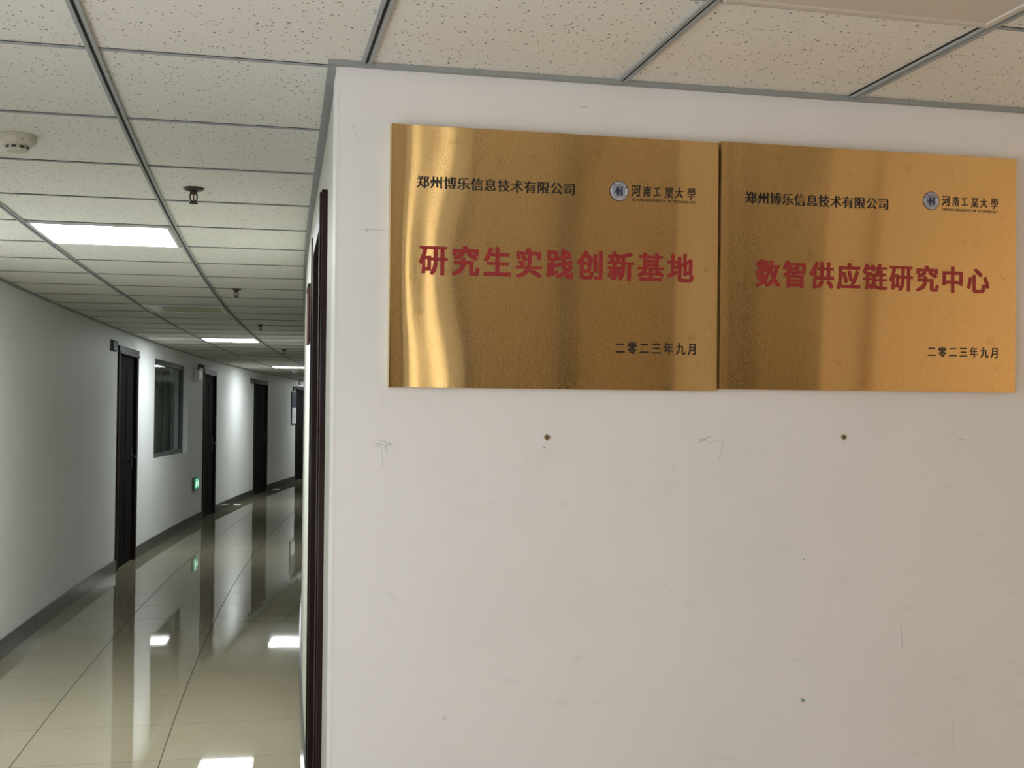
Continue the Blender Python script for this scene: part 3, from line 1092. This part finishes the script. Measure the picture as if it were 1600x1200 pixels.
def emblem(root, disp, DP, cx, cz, rx, rz):
    e = empty('emblem', (cx, -DP - disp(cx, cz) - 0.0006, cz))
    e.parent = root
    e['label'] = 'round white and navy emblem with a horse-like letter'

    def ring(nm, r0, r1, m_, dep):
        bm = bmesh.new()
        n = 48
        a = [bm.verts.new((r1 * rx * math.cos(2 * PI * i / n), -dep, r1 * rz * math.sin(2 * PI * i / n))) for i in range(n)]
        if r0 > 0:
            b = [bm.verts.new((r0 * rx * math.cos(2 * PI * i / n), -dep, r0 * rz * math.sin(2 * PI * i / n))) for i in range(n)]
            for i in range(n):
                k = (i + 1) % n
                bm.faces.new((a[i], a[k], b[k], b[i]))
        else:
            bm.faces.new(a)
        return flat_obj(nm, bm, M[m_], e)
    ring('outer_ring', 0.93, 1.0, 'navy', 0.0002)
    ring('white_band', 0.64, 0.93, 'emblemwhite', 0.0002)
    ring('inner_disc', 0.0, 0.60, 'emblemgrey', 0.0002)
    ring('inner_ring', 0.60, 0.64, 'navy', 0.0002)
    it = []
    for i, ch in enumerate('河南工业大学'):
        an = math.radians(152 - 124 * i / 5)
        em = 0.30 * rz
        ro = an - PI / 2
        bx, bz = 0.785 * rx * math.cos(an), 0.785 * rz * math.sin(an)
        c_, s_ = math.cos(ro), math.sin(ro)
        ox, oz = -0.5 * em * rx / rz, -0.36 * em
        it.append((ch, bx + c_ * ox - s_ * oz, bz + s_ * ox + c_ * oz, em * rx / rz, em, 0.015, 0.015, 0.0, ro))
    for i, ch in enumerate('HENAN UNIVERSITY OF TECHNOLOGY'):
        if ch == ' ':
            continue
        an = math.radians(205 + 130 * i / 29)
        em = 0.15 * rz
        ro = an + PI / 2
        bx, bz = 0.785 * rx * math.cos(an), 0.785 * rz * math.sin(an)
        c_, s_ = math.cos(ro), math.sin(ro)
        ox, oz = -0.32 * em * rx / rz, -0.35 * em
        it.append((ch, bx + c_ * ox - s_ * oz, bz + s_ * ox + c_ * oz, em * rx / rz, em, 0.01, 0.01, 0.0, ro))
    flat_obj('emblem_lettering', text_bm(it, lambda x, z: 0.0, 0.0, 0.0005), M['navy'], e)
    # horse-like H: raised neck on the left, arched back and tail to the right
    bm = bmesh.new()
    polys = [
        [(-0.34, 0.10), (-0.22, 0.34), (-0.10, 0.50), (-0.02, 0.50), (0.02, 0.36), (0.04, 0.0), (0.0, -0.48), (-0.20, -0.50), (-0.12, -0.20), (-0.16, 0.02), (-0.30, 0.0)],
        [(0.02, 0.08), (0.10, 0.14), (0.22, 0.10), (0.22, -0.08), (0.12, -0.04), (0.03, -0.12)],
        [(0.22, 0.46), (0.36, 0.50), (0.38, 0.20), (0.36, -0.10), (0.40, -0.34), (0.26, -0.46), (0.12, -0.42), (0.22, -0.30), (0.20, 0.0)],
        [(-0.48, -0.02), (-0.38, 0.06), (-0.32, -0.04), (-0.36, -0.22), (-0.44, -0.24)],
    ]
    for pl in polys:
        bm.faces.new([bm.verts.new((x * rx, -0.0006, z * rz)) for x, z in pl])
    bmesh.ops.triangulate(bm, faces=bm.faces[:])
    flat_obj('horse_figure', bm, M['navy'], e)


def uni_items(xm, zb, c_px, ux0, uz_line, k):
    """six brush-written characters placed one by one: (char, x centre, z centre, width, height) in photo-scale units"""
    out = []
    for ch, cx, cz, w_, h_, ro in c_px:
        ew, eh = w_ * k / 0.92, h_ * k / 0.91
        X = ux0 + cx * k - xm
        Z = uz_line + cz * k - zb
        sk = 0.10
        out.append((ch, X - ew * (0.5 + sk * 0.375), Z - eh * 0.375, ew, eh, 0.026 if ch not in '業學' else 0.012, 0.018 if ch not in '業學' else 0.007, sk, ro))
    return out


UNI = [('河', 6.6, 8.4, 14.0, 16.4, 0.05), ('南', 23.6, 8.2, 11.4, 15.2, 0.03), ('工', 39.6, 8.2, 10.6, 14.2, 0.12), ('業', 57.4, 7.9, 13.4, 16.0, 0.02),
       ('大', 73.6, 8.1, 12.0, 14.6, 0.05), ('學', 92.6, 8.0, 13.0, 17.0, 0.03)]
SONG = (0.034, -0.004)
HEI = (0.036, 0.026)


def eng_items(xm, zb, x0, x1, z0, z1):
    txt = 'HENAN UNIVERSITY OF TECHNOLOGY'
    adv = {' ': 0.30, 'I': 0.30, 'T': 0.62, 'E': 0.60, 'F': 0.58, 'L': 0.57, 'Y': 0.62, 'S': 0.62, 'O': 0.80, 'G': 0.76, 'C': 0.70, 'U': 0.76, 'H': 0.76, 'N': 0.76, 'A': 0.70, 'V': 0.68, 'R': 0.68}
    tot = sum(adv[c_] for c_ in txt)
    ew = (x1 - x0) / tot
    eh = (z1 - z0) / 0.70
    x, out = x0 - xm, []
    for ch in txt:
        if ch != ' ':
            out.append((ch, x, z0 - zb, ew, eh, 0.006, 0.004, 0.0, 0.0))
        x += adv[ch] * ew
    return out


def T1(xm, zb):
    o = lambda v: v - xm
    z = lambda v: v - zb
    return [
        ('company_lettering', line_items('郑州博乐信息技术有限公司', o(0.3160), o(0.6822), z(1.9782), z(2.0055), *SONG, fill=0.0278), 'ink'),
        ('title_lettering', line_items('研究生实践创新基地', o(0.3255), o(0.9692), z(1.7860), z(1.8500), *HEI, fill=0.0605), 'red'),
        ('date_lettering', line_items('二零二三年九月', o(0.7825), o(0.9806), z(1.6160), z(1.6430), 0.030, 0.018, fill=0.0215), 'ink'),
        ('university_lettering', uni_items(xm, zb, UNI, 0.8185, 1.9815, 0.001577), 'ink'),
        ('university_english_lettering', eng_items(xm, zb, 0.8186, 0.9765, 1.9715, 1.9775), 'ink'),
    ]


def T2(xm, zb):
    o = lambda v: v - xm
    z = lambda v: v - zb
    return [
        ('company_lettering', line_items('郑州博乐信息技术有限公司', o(1.0992), o(1.4732), z(1.9785), z(2.0065), *SONG, fill=0.0282), 'ink'),
        ('title_lettering', line_items('数智供应链研究中心', o(1.1285), o(1.7478), z(1.7832), z(1.8440), *HEI, fill=0.0590), 'red'),
        ('date_lettering', line_items('二零二三年九月', o(1.5813), o(1.7766), z(1.6225), z(1.6480), 0.030, 0.018, fill=0.0212), 'ink'),
        ('university_lettering', uni_items(xm, zb, UNI, 1.6188, 1.9945, 0.001560), 'ink'),
        ('university_english_lettering', eng_items(xm, zb, 1.6188, 1.7722, 1.9840, 1.9900), 'ink'),
    ]


def disp1(x, z):
    hw, H_ = 0.3865, 0.585
    t_ = (x + hw) / (2 * hw)
    zf = z / H_
    roll_ = 0.0035 * math.exp(-max(t_, 0) / 0.030)
    wav = 0.0006 * math.cos(2 * PI * (zf - 0.48) * 1.05) * math.exp(-((t_ - 0.10) / 0.11) ** 2)
    mid = 0.0002 * math.sin(2 * PI * t_ * 2.2 + 1.0 + 0.6 * zf)
    return roll_ + wav + mid + 0.001 * t_ + 0.010 * zf


def disp2(x, z):
    hw, H_ = 0.393, 0.585
    t_ = (x + hw) / (2 * hw)
    zf = z / H_
    return 0.010 * zf + 0.0022 * (1 - t_) + 0.0003 * math.sin(2 * PI * t_ * 1.6 + 0.5 * zf) + 0.0012 * math.exp(-max(t_, 0) / 0.02)


r1, xm, zb, dp, DP = plaque('left brass plaque, bent at its left edge, red title of nine characters starting with 研究生', 0.2583, 1.0307, 1.5325, 2.1185, disp1, T1)
emblem(r1, dp, DP, 0.7869 - xm, 1.9928 - zb, 0.0228, 0.0232)
r2, xm, zb, dp, DP = plaque('right brass plaque, red title of nine characters ending with 研究中心', 1.0378, 1.8236, 1.5370, 2.1220, disp2, T2)
emblem(r2, dp, DP, 1.5876 - xm, 2.0065 - zb, 0.0220, 0.0228)


# ------------------------------------------------------------------ marks and old fixings on the front wall
def fixing(u, z, label):
    root = tag(empty('screw_plug', fw(u, VW, z), A), label, 'screw plug', 'rusty fixings below the plaques')
    bm = bmesh.new()
    n = 14
    vs = [bm.verts.new((0.0085 * (0.8 + 0.25 * math.sin(i * 2.3)) * math.cos(2 * PI * i / n), -0.0005, 0.0085 * (0.8 + 0.25 * math.cos(i * 1.7)) * math.sin(2 * PI * i / n))) for i in range(n)]
    bm.faces.new(vs)
    obj('rust_stain', bm, M['ochre'], root)
    bm = bmesh.new()
    lathe(bm, [(0.0, 0.0), (0.0055, 0.0), (0.0048, 0.004), (0.0030, 0.0055), (0.0, 0.0055)], 12)
    for v_ in bm.verts:
        y = v_.co.y
        v_.co.y, v_.co.z = -v_.co.z - 0.0005, y
    obj('plug_head', bm, M['rust'], root)
    obj('plug_hole', boxes((-0.0015, 0.0022, -0.0064, -0.0058, -0.001, 0.002)), M['black'], root)


fixing(0.6250, 1.4215, 'rusty screw plug in the wall under the left plaque')
fixing(1.3675, 1.4245, 'rusty screw plug in the wall under the right plaque')


def marks(name, lines, m_):
    """scratches: thin flat strokes on the wall surface"""
    bm = bmesh.new()
    for pts, wd in lines:
        for (u0, z0_), (u1, z1_) in zip(pts, pts[1:]):
            d = Vector((u1 - u0, z1_ - z0_))
            n_ = Vector((-d.y, d.x)).normalized() * wd / 2
            q = [(u0 + n_.x, z0_ + n_.y), (u1 + n_.x * 0.6, z1_ + n_.y * 0.6), (u1 - n_.x * 0.6, z1_ - n_.y * 0.6), (u0 - n_.x, z0_ - n_.y)]
            bm.faces.new([bm.verts.new(fw(a, VW - 0.0004, b)) for a, b in q])
    return flat_obj(name, bm, m_, wfront)


def jag(u0, z0_, u1, z1_, n=5, j=0.002):
    return [(u0 + (u1 - u0) * i / n + random.uniform(-j, j) * (0 < i < n), z0_ + (z1_ - z0_) * i / n + random.uniform(-j, j) * (0 < i < n)) for i in range(n + 1)]


SCR = [(jag(0.228, 1.409, 0.262, 1.401), 0.0012), (jag(0.240, 1.414, 0.268, 1.405), 0.0016), (jag(0.233, 1.404, 0.248, 1.397), 0.0010), (jag(0.256, 1.402, 0.258, 1.384), 0.0010), (jag(0.262, 1.41, 0.274, 1.395), 0.0008),
       (jag(0.246, 1.395, 0.250, 1.350, 6, 0.001), 0.0006),
       (jag(0.995, 1.410, 1.025, 1.425), 0.0015), (jag(0.992, 1.420, 1.030, 1.409), 0.0012), (jag(0.996, 1.412, 1.012, 1.421), 0.0012), (jag(1.030, 1.414, 1.050, 1.414), 0.0008), (jag(1.058, 1.412, 1.045, 1.370, 4, 0.0008), 0.0010),
       (jag(1.678, 1.421, 1.700, 1.421), 0.0012), (jag(0.1985, 1.885, 0.2575, 1.884, 3, 0.0005), 0.0012), (jag(0.207, 1.879, 0.211, 1.885), 0.0016),
       (jag(1.520, 0.965, 1.523, 0.905, 5, 0.0008), 0.0011), (jag(1.66, 0.72, 1.663, 0.66, 4, 0.001), 0.001),
       (jag(0.175, 2.12, 0.187, 2.085, 4, 0.001), 0.0009), (jag(0.70, 2.19, 0.72, 2.193, 3, 0.001), 0.0014)]
marks('wall_scratches', SCR, M['scratch'])
marks('faint_scratches', [(jag(0.145, 0.96, 0.19, 0.90, 5, 0.001), 0.0016), (jag(0.21, 0.875, 0.26, 0.80, 5, 0.001), 0.0012)], M['crack'])
marks('corner_crack', [(jag(UC + 0.004, 0.4, UC + 0.005, 2.21, 30, 0.0006), 0.0010)], M['crack'])
bm = bmesh.new()
for u, z, r_ in ((1.2615, 0.793, 0.0040), (1.2570, 0.797, 0.0020), (1.2630, 1.1295, 0.0018), (0.62, 1.398, 0.002)):
    vs = [bm.verts.new(fw(u + r_ * math.cos(i * PI / 4) * (1.3 if i % 3 else 0.8), VW - 0.0004, z + r_ * math.sin(i * PI / 4))) for i in range(8)]
    bm.faces.new(vs)
flat_obj('paint_speck', bm, M['teal'], wfront)
bm = bmesh.new()
for k in range(46):
    u, z = random.uniform(0.2, 2.0), random.uniform(0.62, 1.45)
    r_ = random.uniform(0.003, 0.010)
    ax = random.uniform(1.0, 3.0)
    vs = [bm.verts.new(fw(u + r_ * ax * math.cos(i * PI / 5) * random.uniform(0.6, 1.1), VW - 0.0003, z + r_ * math.sin(i * PI / 5) * random.uniform(0.6, 1.1))) for i in range(10)]
    bm.faces.new(vs)
flat_obj('wall_smears', bm, M['smear'], wfront)
bpy.context.view_layer.update()
